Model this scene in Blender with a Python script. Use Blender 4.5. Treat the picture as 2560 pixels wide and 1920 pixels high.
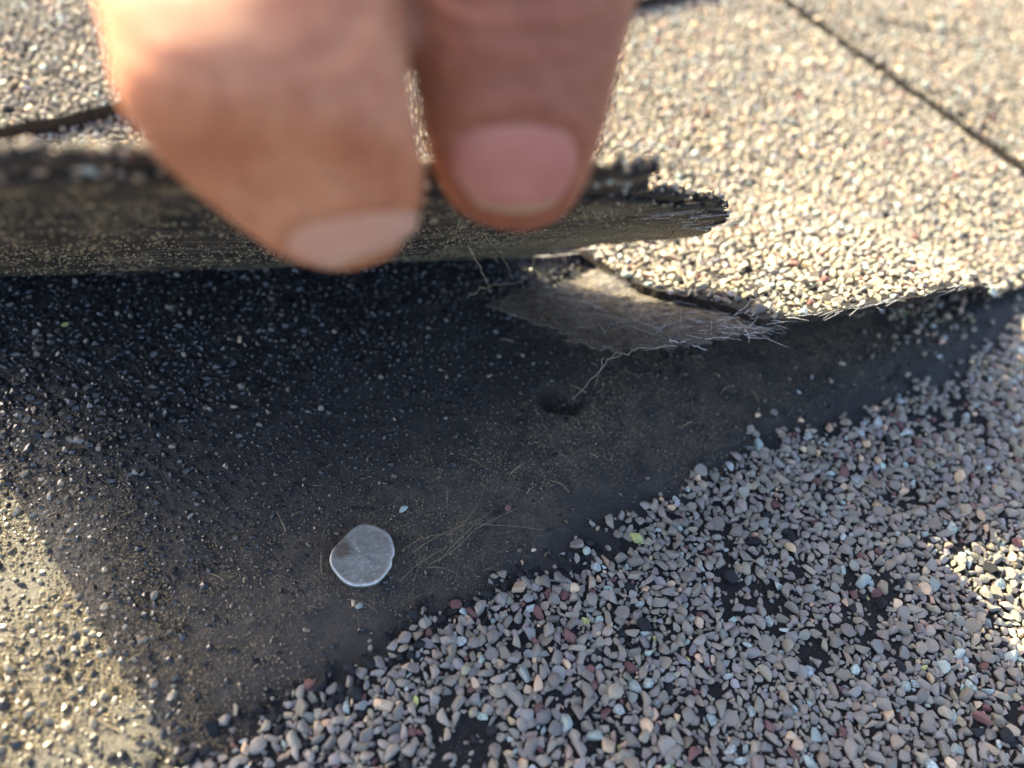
import bpy, math, random
import numpy as np
from mathutils import Matrix, Vector

# ------------------------------------------------------------------ scene, camera, light
# 1 Blender unit = 1 centimetre.  x runs along the shingle course, y up the slope, z away from the roof.
for o in list(bpy.data.objects):
    bpy.data.objects.remove(o, do_unlink=True)
S = bpy.context.scene
S.unit_settings.system = 'METRIC'
S.unit_settings.scale_length = 0.01
COL = S.collection

cam_d = bpy.data.cameras.new('camera')
cam = bpy.data.objects.new('camera', cam_d)
COL.objects.link(cam)
CAM_POS = np.array([-1.925, -4.738, 11.028])
CX, CY, CZ = np.array([.8502, -.5144, .1113]), np.array([-.3529, -.7143, -.6044]), np.array([.3903, .4746, -.7889])
cam.matrix_world = Matrix((
    (CX[0], -CY[0], -CZ[0], CAM_POS[0]),
    (CX[1], -CY[1], -CZ[1], CAM_POS[1]),
    (CX[2], -CY[2], -CZ[2], CAM_POS[2]),
    (0, 0, 0, 1)))
cam_d.sensor_width = 36
cam_d.lens = 27.2
cam_d.clip_start = 0.1
cam_d.clip_end = 5000
cam_d.dof.use_dof = True
cam_d.dof.focus_distance = 11.9
cam_d.dof.aperture_fstop = 0.102
S.camera = cam

SUN = Vector((-.42, 1.85, 1.0)).normalized()          # towards the sun
SUN_EL = math.asin(SUN.z)
world = bpy.data.worlds.new('World')
S.world = world
world.use_nodes = True
wn = world.node_tree
sky = wn.nodes.new('ShaderNodeTexSky')
sky.sky_type = 'NISHITA'
sky.sun_disc = False
sky.sun_elevation = SUN_EL
sky.sun_rotation = math.atan2(SUN.x, SUN.y)
sky.air_density = .7
sky.dust_density = 4.0
sky.ozone_density = .2
wn.links.new(sky.outputs[0], wn.nodes['Background'].inputs[0])
wn.nodes['Background'].inputs[1].default_value = 0.125
sun_d = bpy.data.lights.new('sun', 'SUN')
sun_d.energy = 3.0
sun_d.angle = math.radians(0.45)
sun_d.color = (1.0, .905, .57)
sun = bpy.data.objects.new('sun', sun_d)
COL.objects.link(sun)
sun.rotation_euler = (-SUN).to_track_quat('-Z', 'Y').to_euler()
sun.location = (0, 0, 60)
S.view_settings.view_transform = 'Standard'
S.view_settings.look = 'None'
S.view_settings.gamma = 1
S.view_settings.use_curve_mapping = False
S.view_settings.exposure = 2.6
S.cycles.max_bounces = 8
S.cycles.use_denoising = True

rng = np.random.default_rng(11)
random.seed(5)

# ------------------------------------------------------------------ helpers
_lat = rng.random((256, 256))
def vnoise(x, y):
    x, y = np.asarray(x, float), np.asarray(y, float)
    xi, yi = np.floor(x).astype(int), np.floor(y).astype(int)
    fx, fy = x - xi, y - yi
    fx, fy = fx * fx * (3 - 2 * fx), fy * fy * (3 - 2 * fy)
    g = lambda a, b: _lat[a % 256, b % 256]
    return (g(xi, yi) * (1 - fx) + g(xi + 1, yi) * fx) * (1 - fy) + (g(xi, yi + 1) * (1 - fx) + g(xi + 1, yi + 1) * fx) * fy
def fbm(x, y, o=4):
    t, a, s = 0, .5, 0
    for k in range(o):
        t = t + a * vnoise(x * 2 ** k + 17 * k, y * 2 ** k + 31 * k); s += a; a *= .5
    return t / s
def sstep(a, b, x):
    t = np.clip((np.asarray(x, float) - a) / (b - a), 0, 1)
    return t * t * (3 - 2 * t)

def link(name, me, parent=None, mat=None, smooth=True):
    if mat is not None and not len(me.materials):
        me.materials.append(mat)
    o = bpy.data.objects.new(name, me)
    COL.objects.link(o)
    if parent is not None:
        o.parent = parent
    return o
def mesh(name, v, f, smooth=True):
    """v (n,3); f (m,3) or (m,4) int array, or list of faces"""
    me = bpy.data.meshes.new(name)
    v = np.asarray(v, np.float32)
    if isinstance(f, np.ndarray):
        k = f.shape[1]
        me.vertices.add(len(v)); me.vertices.foreach_set('co', v.ravel())
        me.loops.add(f.size); me.loops.foreach_set('vertex_index', f.astype(np.int32).ravel())
        me.polygons.add(len(f)); me.polygons.foreach_set('loop_start', np.arange(0, f.size, k, dtype=np.int32))
        me.update(calc_edges=True)
    else:
        me.from_pydata(v.tolist(), [], f); me.update()
    me.polygons.foreach_set('use_smooth', np.full(len(me.polygons), smooth))
    return me
def tag(o, label=None, cat=None, group=None, kind=None):
    for k, v in (('label', label), ('category', cat), ('group', group), ('kind', kind)):
        if v: o[k] = v
    return o
def empty(name, loc=(0, 0, 0)):
    o = bpy.data.objects.new(name, None); COL.objects.link(o); o.location = loc
    o.empty_display_size = 1
    return o

# ------------------------------------------------------------------ materials
def newmat(name):
    m = bpy.data.materials.new(name); m.use_nodes = True
    nt = m.node_tree
    return m, nt, nt.nodes['Principled BSDF']
def N(nt, t, **kw):
    n = nt.nodes.new('ShaderNode' + t)
    for k, v in kw.items():
        if k[0] == '_': n.inputs[k[1:]].default_value = v
        else: setattr(n, k, v)
    return n
def noise(nt, scale, detail=4, rough=.6, vec=None, dim='3D'):
    n = N(nt, 'TexNoise', _Scale=scale, _Detail=detail, _Roughness=rough)
    if vec is not None: nt.links.new(vec, n.inputs['Vector'])
    return n
def ramp(nt, src, stops, mode='LINEAR'):
    r = N(nt, 'ValToRGB'); r.color_ramp.interpolation = mode
    e = r.color_ramp.elements
    while len(e) < len(stops): e.new(.5)
    for q, (p, c) in zip(e, stops):
        q.position = p; q.color = (*c, 1) if len(c) == 3 else c
    nt.links.new(src, r.inputs[0])
    return r
def mixc(nt, fac, a, b, mode='MIX'):
    n = N(nt, 'Mix', data_type='RGBA', blend_type=mode)
    for s, v in ((n.inputs[0], fac), (n.inputs[6], a), (n.inputs[7], b)):
        if isinstance(v, (int, float)): s.default_value = v
        elif isinstance(v, tuple): s.default_value = (*v, 1)
        else: nt.links.new(v, s)
    return n.outputs[2]
def bump(nt, bsdf, h, strength=.5, dist=.02, prev=None):
    b = N(nt, 'Bump', _Strength=strength, _Distance=dist)
    nt.links.new(h, b.inputs['Height'])
    if prev is not None: nt.links.new(prev, b.inputs['Normal'])
    nt.links.new(b.outputs[0], bsdf.inputs['Normal'])
    return b.outputs[0]
def objvec(nt):
    return N(nt, 'TexCoord').outputs['Object']
def math_(nt, op, a, b=None):
    n = N(nt, 'Math', operation=op)
    for s, v in zip(n.inputs, (a, b)):
        if v is None: continue
        if isinstance(v, (int, float)): s.default_value = v
        else: nt.links.new(v, s)
    return n.outputs[0]

# granule: colour from a per-granule attribute, alpha = how mottled the stone is
def granule_mat(name, fixed=None, mottle=.2, rough=.82, spec=.3):
    m, nt, b = newmat(name)
    v = N(nt, 'NewGeometry').outputs['Position'] if fixed is None else objvec(nt)
    if fixed is None:
        at = N(nt, 'Attribute', attribute_name='Col')
        col, mot = at.outputs['Color'], at.outputs['Alpha']
    else:
        info = N(nt, 'ObjectInfo')
        hs = N(nt, 'HueSaturation'); hs.inputs['Color'].default_value = (*fixed, 1)
        nt.links.new(math_(nt, 'ADD', math_(nt, 'MULTIPLY', info.outputs['Random'], .5), .75), hs.inputs['Value'])
        col, mot = hs.outputs[0], mottle
        av = N(nt, 'VectorMath', operation='ADD'); nt.links.new(v, av.inputs[0])
        nt.links.new(info.outputs['Location'], av.inputs[1]); v = av.outputs[0]
    n1 = noise(nt, 26, 3, .65, v)
    r1 = ramp(nt, n1.outputs[0], [(.3, (.28, .33, .33)), (.5, (.85, .85, .85)), (.72, (1.5, 1.5, 1.45))])
    c = mixc(nt, mot, col, mixc(nt, 1.0, col, r1.outputs[0], 'MULTIPLY'))
    n2 = noise(nt, 90, 2, .6, v)
    r2 = ramp(nt, n2.outputs[0], [(.3, (.82, .82, .82)), (.7, (1.1, 1.1, 1.1))])
    c = mixc(nt, .8, c, r2.outputs[0], 'MULTIPLY')
    nt.links.new(c, b.inputs['Base Color'])
    b.inputs['Roughness'].default_value = rough
    b.inputs['Specular IOR Level'].default_value = spec
    bump(nt, b, n1.outputs[0], .35, .02)
    return m
PAL = {  # colour, mottle
    'grey': ((.262, .234, .200), .10), 'warm': ((.30, .262, .200), .12), 'slate': ((.225, .218, .205), .15),
    'teal': ((.40, .455, .425), .75), 'peach': ((.62, .45, .30), .25), 'red': ((.17, .088, .082), .12),
    'mauve': ((.32, .295, .315), .4), 'black': ((.018, .019, .022), .1), 'lichen': ((.42, .42, .17), .8), 'brown': ((.33, .255, .185), .3)}
MG = granule_mat('granule_mix')
MGC = {k: granule_mat('granule_' + k, c, mt) for k, (c, mt) in PAL.items()}

mb, nt, b = newmat('black_slag')              # glassy black headlap granules
v = N(nt, 'NewGeometry').outputs['Position']
at = N(nt, 'Attribute', attribute_name='Col')
n1 = noise(nt, 60, 2, .6, v)
dust = noise(nt, 1.3, 5, .6, v)
dr = ramp(nt, dust.outputs[0], [(.52, (0, 0, 0)), (.74, (.5, .5, .5))])
c = mixc(nt, dr.outputs[0], at.outputs['Color'], (.10, .078, .048))
nt.links.new(c, b.inputs['Base Color'])
rr = ramp(nt, n1.outputs[0], [(.3, (.12, .12, .12)), (.7, (.42, .42, .42))])
nt.links.new(rr.outputs[0], b.inputs['Roughness'])
b.inputs['Specular IOR Level'].default_value = .6
MBLACK = mb

def asphalt_mat(name, base=(.014, .013, .013), spots=True):
    m, nt, b = newmat(name)
    v = N(nt, 'NewGeometry').outputs['Position']
    n1 = noise(nt, 14, 5, .7, v)
    r = ramp(nt, n1.outputs[0], [(.3, tuple(.55 * q for q in base)), (.7, tuple(1.7 * q for q in base))])
    c = r.outputs[0]
    if spots:
        vo = N(nt, 'TexVoronoi', _Scale=16.0); nt.links.new(v, vo.inputs['Vector'])
        rs = ramp(nt, vo.outputs['Distance'], [(.06, (1, 1, 1)), (.12, (0, 0, 0))])
        c = mixc(nt, math_(nt, 'MULTIPLY', rs.outputs[0], .5), c, (.35, .34, .33))
    nt.links.new(c, b.inputs['Base Color'])
    b.inputs['Roughness'].default_value = .8; b.inputs['Specular IOR Level'].default_value = .2
    bump(nt, b, n1.outputs[0], .6, .03)
    return m
MASPH = asphalt_mat('asphalt')
MEDGE = asphalt_mat('asphalt_edge', (.03, .024, .02), False)

# headlap with wind-blown dirt lying in a strip under the tab's edge; sunlit left corner painted paler
m, nt, b = newmat('dirty_headlap')
v = N(nt, 'NewGeometry').outputs['Position']
sx = N(nt, 'SeparateXYZ'); nt.links.new(v, sx.inputs[0])
warp = noise(nt, .55, 4, .6, v)
yy = math_(nt, 'ADD', sx.outputs[1], math_(nt, 'MULTIPLY', math_(nt, 'SUBTRACT', warp.outputs[0], .5), 2.2))
mr = N(nt, 'MapRange'); mr.inputs['From Min'].default_value = 1.9; mr.inputs['From Max'].default_value = -.1
nt.links.new(yy, mr.inputs['Value'])
mr2 = N(nt, 'MapRange'); mr2.inputs['From Min'].default_value = -1.25; mr2.inputs['From Max'].default_value = .1
nt.links.new(yy, mr2.inputs['Value'])
band = math_(nt, 'MULTIPLY', mr.outputs[0], mr2.outputs[0])
fine = noise(nt, 22, 5, .75, v)
med = noise(nt, 2.4, 4, .65, v)
fr = ramp(nt, fine.outputs[0], [(.42, (0, 0, 0)), (.62, (1, 1, 1))])
mrp = ramp(nt, med.outputs[0], [(.36, (.12, .12, .12)), (.60, (1, 1, 1))])
fac = math_(nt, 'MULTIPLY', math_(nt, 'MULTIPLY', band, mrp.outputs[0]), math_(nt, 'ADD', math_(nt, 'MULTIPLY', fr.outputs[0], .75), .2))
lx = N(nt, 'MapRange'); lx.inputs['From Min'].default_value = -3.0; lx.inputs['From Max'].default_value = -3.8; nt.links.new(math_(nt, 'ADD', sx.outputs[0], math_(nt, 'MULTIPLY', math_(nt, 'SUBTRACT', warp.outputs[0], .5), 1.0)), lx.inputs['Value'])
lit_dust = math_(nt, 'MULTIPLY', lx.outputs[0], math_(nt, 'ADD', math_(nt, 'MULTIPLY', fr.outputs[0], .6), .35))

blk = ramp(nt, fine.outputs[0], [(.3, (.006, .006, .007)), (.7, (.022, .021, .021))])
c = mixc(nt, fac, blk.outputs[0], (.18, .138, .090))
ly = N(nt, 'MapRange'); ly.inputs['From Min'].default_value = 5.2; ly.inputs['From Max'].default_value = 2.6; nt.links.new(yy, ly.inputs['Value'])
c = mixc(nt, math_(nt, 'MULTIPLY', lit_dust, ly.outputs[0]), c, (.215, .19, .145))  # dust paler beyond the flap's shadow edge: sunlight put into its colour
nt.links.new(c, b.inputs['Base Color'])
b.inputs['Roughness'].default_value = .5
b.inputs['Specular IOR Level'].default_value = .6
bump(nt, b, fine.outputs[0], 1.0, .06)
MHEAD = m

# underside of the lifted flap: dusty sanded asphalt, streaked along the crease
m, nt, b = newmat('flap_underside')
tc = objvec(nt)
mp = N(nt, 'Mapping'); nt.links.new(N(nt, 'Attribute', attribute_name='sr').outputs['Vector'], mp.inputs[0])
mp.inputs['Scale'].default_value = (1.0, .55, 1)
streak = noise(nt, 1.1, 5, .6, mp.outputs[0])
mp2 = N(nt, 'Mapping'); nt.links.new(N(nt, 'Attribute', attribute_name='sr').outputs['Vector'], mp2.inputs[0])
mp2.inputs['Scale'].default_value = (1.0, .3, 1)
fine = noise(nt, 8, 6, .8, mp2.outputs[0])
big = noise(nt, .9, 4, .6, mp.outputs[0])
c1 = ramp(nt, streak.outputs[0], [(.36, (.014, .011, .009)), (.54, (.052, .038, .027)), (.68, (.17, .128, .078))])
c2 = ramp(nt, fine.outputs[0], [(.38, (.22, .22, .22)), (.62, (1.5, 1.45, 1.35))])
c = mixc(nt, .9, c1.outputs[0], c2.outputs[0], 'MULTIPLY')
dustm = N(nt, 'Attribute', attribute_name='dust')
df = math_(nt, 'MULTIPLY', dustm.outputs['Fac'], ramp(nt, fine.outputs[0], [(.36, (.25, .25, .25)), (.52, (1, 1, 1))]).outputs[0])
c = mixc(nt, df, c, (.30, .235, .13))
nt.links.new(c, b.inputs['Base Color'])
b.inputs['Roughness'].default_value = .85
bump(nt, b, fine.outputs[0], .8, .04)
MUNDER = m

m, nt, b = newmat('fibre_mat')                 # torn glass mat with dust
v = objvec(nt)
f1 = noise(nt, 20, 6, .8, v); f2 = noise(nt, 1.5, 4, .6, v)
c1 = ramp(nt, f1.outputs[0], [(.38, (.05, .043, .037)), (.52, (.15, .128, .105)), (.66, (.28, .245, .20))])
c2 = ramp(nt, f2.outputs[0], [(.35, (.6, .55, .5)), (.65, (1.3, 1.3, 1.3))])
nt.links.new(mixc(nt, .8, c1.outputs[0], c2.outputs[0], 'MULTIPLY'), b.inputs['Base Color'])
b.inputs['Roughness'].default_value = .85
bump(nt, b, f1.outputs[0], 1.0, .05)
MMAT = m

def plain(name, col, rough=.7, spec=.4, var=.25, scale=8, metal=0):
    m, nt, b = newmat(name)
    n1 = noise(nt, scale, 4, .6, objvec(nt))
    r = ramp(nt, n1.outputs[0], [(.3, tuple(q * (1 - var) for q in col)), (.7, tuple(q * (1 + var) for q in col))])
    nt.links.new(r.outputs[0], b.inputs['Base Color'])
    b.inputs['Roughness'].default_value = rough
    b.inputs['Specular IOR Level'].default_value = spec
    b.inputs['Metallic'].default_value = metal
    return m
MFIB = plain('glass_fibre', (.55, .54, .52), .5, .5)
MFIBD = plain('dusty_fibre', (.20, .165, .12), .7, .3)
MSTRAW = plain('straw', (.30, .235, .145), .7, .3)
MSAND = plain('dust_grain', (.24, .18, .10), .4, .6, .6, 30)

m, nt, b = newmat('galvanised')
v = objvec(nt)
n1 = noise(nt, 14, 7, .75, v)
mp = N(nt, 'Mapping'); nt.links.new(v, mp.inputs[0]); mp.inputs['Rotation'].default_value = (0, 0, .9); mp.inputs['Scale'].default_value = (6, 40, 1)
scr = noise(nt, 1.2, 3, .6, mp.outputs[0])
c1 = ramp(nt, n1.outputs[0], [(.3, (.235, .245, .215)), (.58, (.32, .33, .295)), (.76, (.60, .61, .57))])
sc = ramp(nt, scr.outputs[0], [(.60, (0, 0, 0)), (.68, (1, 1, 1))])
c = mixc(nt, math_(nt, 'MULTIPLY', sc.outputs[0], .6), c1.outputs[0], (.7, .71, .72))
rust = N(nt, 'VectorMath', operation='DISTANCE'); nt.links.new(v, rust.inputs[0]); rust.inputs[1].default_value = (-.24, .22, .1)
rn = math_(nt, 'ADD', rust.outputs['Value'], math_(nt, 'MULTIPLY', math_(nt, 'SUBTRACT', n1.outputs[0], .5), .3))
rf = ramp(nt, rn, [(.08, (.7, .7, .7)), (.2, (0, 0, 0))])
c = mixc(nt, rf.outputs[0], c, (.13, .085, .05))
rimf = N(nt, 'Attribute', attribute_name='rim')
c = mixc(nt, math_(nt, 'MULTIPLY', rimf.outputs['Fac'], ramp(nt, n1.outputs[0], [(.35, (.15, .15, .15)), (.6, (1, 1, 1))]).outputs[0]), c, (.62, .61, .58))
nt.links.new(c, b.inputs['Base Color'])
b.inputs['Metallic'].default_value = .7
b.inputs['Roughness'].default_value = .36
nf = noise(nt, 60, 4, .7, v)
bump(nt, b, math_(nt, 'ADD', n1.outputs[0], math_(nt, 'MULTIPLY', scr.outputs[0], .6)), .4, .02)
MNAIL = m

m, nt, b = newmat('skin')
v = objvec(nt)
n1 = noise(nt, 1.1, 4, .55, v); n2 = noise(nt, 7, 4, .6, v); n3 = noise(nt, 40, 3, .6, v)
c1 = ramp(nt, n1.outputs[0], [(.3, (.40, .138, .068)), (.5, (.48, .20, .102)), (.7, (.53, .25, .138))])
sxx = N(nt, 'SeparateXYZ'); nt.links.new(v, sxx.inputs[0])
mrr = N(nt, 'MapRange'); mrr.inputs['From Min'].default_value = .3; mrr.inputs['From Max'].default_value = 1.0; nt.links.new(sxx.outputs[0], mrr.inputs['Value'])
c1_shaded = mixc(nt, math_(nt, 'MULTIPLY', mrr.outputs[0], .8), c1.outputs[0], (.26, .082, .046))  # shade on the index finger painted into the skin, darker and redder
c2 = ramp(nt, n2.outputs[0], [(.35, (.80, .72, .70)), (.65, (1.12, 1.12, 1.12))])
nt.links.new(mixc(nt, .8, c1_shaded, c2.outputs[0], 'MULTIPLY'), b.inputs['Base Color'])
b.inputs['Subsurface Weight'].default_value = .55
b.inputs['Subsurface Radius'].default_value = (1.0, .32, .16)
b.inputs['Subsurface Scale'].default_value = .22
b.inputs['Roughness'].default_value = .5
b.inputs['Specular IOR Level'].default_value = .35
mp = N(nt, 'Mapping'); nt.links.new(v, mp.inputs[0]); mp.inputs['Scale'].default_value = (.25, .25, 1)
wr = noise(nt, 5.5, 4, .6, mp.outputs[0])
h = math_(nt, 'ADD', math_(nt, 'MULTIPLY', wr.outputs[0], 1.0), math_(nt, 'MULTIPLY', n3.outputs[0], .25))
bump(nt, b, h, .6, .07)
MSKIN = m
m, nt, b = newmat('fingernail')
n1 = noise(nt, 2.5, 3, .5, objvec(nt))
at = N(nt, 'Attribute', attribute_name='rim')
c1 = ramp(nt, n1.outputs[0], [(.3, (.58, .27, .19)), (.7, (.62, .32, .23))])
c = mixc(nt, at.outputs['Fac'], c1.outputs[0], (.46, .29, .16))
c = mixc(nt, N(nt, 'Attribute', attribute_name='dirt').outputs['Fac'], c, (.06, .045, .035))
nt.links.new(c, b.inputs['Base Color'])
b.inputs['Subsurface Weight'].default_value = .4
b.inputs['Subsurface Radius'].default_value = (1, .4, .3); b.inputs['Subsurface Scale'].default_value = .12
b.inputs['Roughness'].default_value = .33
b.inputs['Specular IOR Level'].default_value = .5
MNAILK = m
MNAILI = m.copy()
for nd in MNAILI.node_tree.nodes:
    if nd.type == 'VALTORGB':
        nd.color_ramp.elements[0].color = (.40, .14, .11, 1); nd.color_ramp.elements[1].color = (.47, .19, .15, 1)  # index nail copy, darkened to go with the shade painted on its finger

m, nt, b = newmat('far_shingle')               # shingle surface too far from the camera for single granules
v = objvec(nt)
vo = N(nt, 'TexVoronoi', _Scale=6.0); nt.links.new(v, vo.inputs['Vector'])
r = ramp(nt, vo.outputs['Color'], [(.0, (.07, .06, .055)), (.3, (.19, .17, .15)), (.7, (.24, .215, .18)), (.95, (.38, .34, .27))])
vd = N(nt, 'TexVoronoi', _Scale=6.0, feature='DISTANCE_TO_EDGE'); nt.links.new(v, vd.inputs['Vector'])
rd = ramp(nt, vd.outputs['Distance'], [(.04, (.06, .06, .06)), (.22, (1, 1, 1))])
nt.links.new(mixc(nt, 1.0, r.outputs[0], rd.outputs[0], 'MULTIPLY'), b.inputs['Base Color']); b.inputs['Roughness'].default_value = .9; b.inputs['Specular IOR Level'].default_value = .2
bump(nt, b, vd.outputs['Distance'], 1, .12)
MFAR = m

# ------------------------------------------------------------------ granule prototypes
import bmesh
def ico(sub):
    bm = bmesh.new(); bmesh.ops.create_icosphere(bm, subdivisions=sub, radius=1)
    v = np.array([q.co[:] for q in bm.verts]); f = np.array([[q.index for q in p.verts] for p in bm.faces]); bm.free()
    return v, f
ICO2, ICO1 = ico(2), ico(1)
OCT = (np.array([[1, 0, 0], [-1, 0, 0], [0, 1, 0], [0, -1, 0], [0, 0, 1], [0, 0, -1.]]),
       np.array([[0, 2, 4], [2, 1, 4], [1, 3, 4], [3, 0, 4], [2, 0, 5], [1, 2, 5], [3, 1, 5], [0, 3, 5]]))
def stone(base, ncut, lo, hi, aniso):
    v = base[0].copy()
    for _ in range(ncut):
        n = rng.normal(size=3); n /= np.linalg.norm(n)
        d = rng.uniform(lo, hi)
        v -= np.maximum(0, v @ n - d)[:, None] * n
    v *= 1 + rng.normal(0, .012, (len(v), 1))
    v *= np.array(aniso)
    v /= np.abs(v[:, :2]).max()
    return v
PROTO2 = [stone(ICO2, 8, .32, .72, (1, rng.uniform(.6, .95), rng.uniform(.55, .8))) for _ in range(30)]
PROTO1 = [stone(ICO1, 5, .45, .8, (1, rng.uniform(.62, .95), rng.uniform(.5, .75))) for _ in range(16)]
PROTOB = [stone(ICO1, 7, .4, .8, (1, rng.uniform(.5, .9), rng.uniform(.4, .8))) for _ in range(16)]

def rotz_tilt(n, tilt):
    a = rng.uniform(0, 2 * math.pi, n)
    ax = rng.uniform(0, 2 * math.pi, n); t = rng.normal(0, tilt, n)
    ca, sa = np.cos(a), np.sin(a)
    Rz = np.zeros((n, 3, 3)); Rz[:, 0, 0] = ca; Rz[:, 0, 1] = -sa; Rz[:, 1, 0] = sa; Rz[:, 1, 1] = ca; Rz[:, 2, 2] = 1
    k = np.stack([np.cos(ax), np.sin(ax), 0 * ax], 1)
    K = np.zeros((n, 3, 3)); K[:, 0, 2] = k[:, 1]; K[:, 1, 2] = -k[:, 0]; K[:, 2, 0] = -k[:, 1]; K[:, 2, 1] = k[:, 0]
    Rt = np.eye(3)[None] + np.sin(t)[:, None, None] * K + (1 - np.cos(t))[:, None, None] * (K @ K)
    return Rt @ Rz
def frames(nrm):
    """rotation taking z to nrm"""
    n = nrm / np.linalg.norm(nrm, axis=1, keepdims=True)
    x = np.cross(np.tile([0, 1., 0], (len(n), 1)), n); x /= np.linalg.norm(x, axis=1, keepdims=True)
    y = np.cross(n, x)
    return np.stack([x, y, n], 2)
def scatter(name, parent, pos, nrm, rad, col, protos, faces, mat, sink=.25, tilt=.35, smooth=True):
    n = len(pos)
    R = frames(nrm) @ rotz_tilt(n, tilt)
    k = rng.integers(0, len(protos), n)
    V, F, Cc, off = [], [], [], 0
    nv = len(protos[0])
    P = np.stack(protos)[k]                                     # n,nv,3
    P = np.einsum('nij,nvj->nvi', R, P * rad[:, None, None])
    c = pos + nrm * (rad * sink)[:, None]
    V = (P + c[:, None, :]).reshape(-1, 3)
    F = (faces[None] + (np.arange(n) * nv)[:, None, None]).reshape(-1, 3)
    me = mesh(name, V, F, smooth)
    a = me.color_attributes.new('Col', 'FLOAT_COLOR', 'POINT')
    a.data.foreach_set('color', np.repeat(col, nv, axis=0).astype(np.float32).ravel())
    o = link(name, me, parent, mat)
    o['kind'] = 'stuff'
    return o

# periodic dense packing of granules (10 x 10 cm), big ones first
def packing(size, classes, gap):
    cell = .28; nc = int(size / cell); cell = size / nc
    grid = [[[] for _ in range(nc)] for _ in range(nc)]
    out = []
    for r0, r1, tries in classes:
        P = rng.uniform(0, size, (tries, 2)); Rr = rng.uniform(r0, r1, tries)
        for (x, y), r in zip(P.tolist(), Rr.tolist()):
            i, j = int(x / cell) % nc, int(y / cell) % nc
            ok = True
            for a in (-1, 0, 1):
                for bq in (-1, 0, 1):
                    for (px, py, pr) in grid[(i + a) % nc][(j + bq) % nc]:
                        dx = abs(px - x); dx = min(dx, size - dx)
                        dy = abs(py - y); dy = min(dy, size - dy)
                        q = (r + pr) * gap
                        if dx * dx + dy * dy < q * q: ok = False; break
                    if not ok: break
                if not ok: break
            if ok:
                grid[i][j].append((x, y, r)); out.append((x, y, r))
    return np.array(out)
PACK = packing(10.0, [(.11, .145, 1500), (.08, .11, 9000), (.052, .08, 22000), (.03, .052, 32000)], .565)
PACK2 = packing(10.0, [(.10, .135, 900), (.075, .10, 6000), (.052, .075, 16000), (.03, .052, 18000)], .68)
PACKB = packing(10.0, [(.065, .095, 3000), (.04, .065, 14000), (.02, .04, 16000)], .72)
def tiled(pack, x0, x1, y0, y1, ox=0, oy=0):
    out = []
    for i in range(int(math.floor((x0 - ox) / 10)), int(math.floor((x1 - ox) / 10)) + 1):
        for j in range(int(math.floor((y0 - oy) / 10)), int(math.floor((y1 - oy) / 10)) + 1):
            q = pack.copy()
            if (i + 2 * j) % 2: q[:, 0] = 10 - q[:, 0]
            q[:, 0] += ox + 10 * i; q[:, 1] += oy + 10 * j
            out.append(q)
    q = np.concatenate(out)
    return q[(q[:, 0] > x0) & (q[:, 0] < x1) & (q[:, 1] > y0) & (q[:, 1] < y1)]
NAMES = list(PAL)
def pick(n, w):
    w = np.array([w.get(k, 0) for k in NAMES], float); w /= w.sum()
    return rng.choice(len(NAMES), n, p=w)
def colours(idx):
    c = np.array([(*PAL[k][0], PAL[k][1]) for k in NAMES])[idx]
    c[:, :3] *= rng.uniform(.78, 1.22, (len(idx), 1)) * rng.uniform(.95, 1.05, (len(idx), 3))
    return c
SHADE_W = dict(grey=60, warm=18, slate=8, teal=5.5, peach=3.6, red=3, mauve=1.2, black=3, lichen=.25, brown=3)
TAB_W = dict(grey=42, warm=32, slate=4, teal=4, peach=5, red=1.8, mauve=1, black=2, brown=7)

def view(p):
    d = p - CAM_POS
    return 1280 + 1934 * (d @ CX) / (d @ CZ), 960 + 1934 * (d @ CY) / (d @ CZ), d @ CZ
_gm = {}
def single_granules(parent, pos, nrm, rad, idx, sink=.25, tilt=.35):
    """granules that can be picked apart: objects of their own, meshes shared"""
    R = frames(nrm) @ rotz_tilt(len(pos), tilt)
    for i in range(len(pos)):
        key = (int(rng.integers(0, 8)), NAMES[idx[i]])
        if key not in _gm:
            me = mesh('granule', PROTO2[key[0]], ICO2[1], False); me.materials.append(MGC[key[1]]); _gm[key] = me
        o = bpy.data.objects.new('granule', _gm[key]); COL.objects.link(o); o.parent = parent
        M = Matrix(R[i].tolist()).to_4x4()
        M = Matrix.Translation((pos[i] + nrm[i] * rad[i] * sink).tolist()) @ M @ Matrix.Scale(float(rad[i]), 4)
        o.matrix_local = M
def cover(parent, pos, nrm, rad, idx, near, singles=300):
    """split a granule cover into the largest-looking single ones and the rest as one mass"""
    px, py, dz = view(pos)
    vis = (px > 20) & (px < 2540) & (py > 20) & (py < 1900) & near
    size = np.where(vis, rad / dz, 0)
    order = np.argsort(-size)[:singles]
    order = order[size[order] > 0]
    m = np.zeros(len(pos), bool); m[order] = True
    single_granules(parent, pos[m], nrm[m], rad[m], idx[m])
    fine = (dz < 14.6) & (px > -60) & (px < 2620) & (py > -60) & (py < 1980) & ~m
    coarse = ~fine & ~m
    if fine.any(): scatter('granule_cover', parent, pos[fine], nrm[fine], rad[fine], colours(idx[fine]), PROTO2, ICO2[1], MG, smooth=False)
    if coarse.any(): scatter('granule_cover', parent, pos[coarse], nrm[coarse], rad[coarse], colours(idx[coarse]), PROTO1, ICO1[1], MG)

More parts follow.
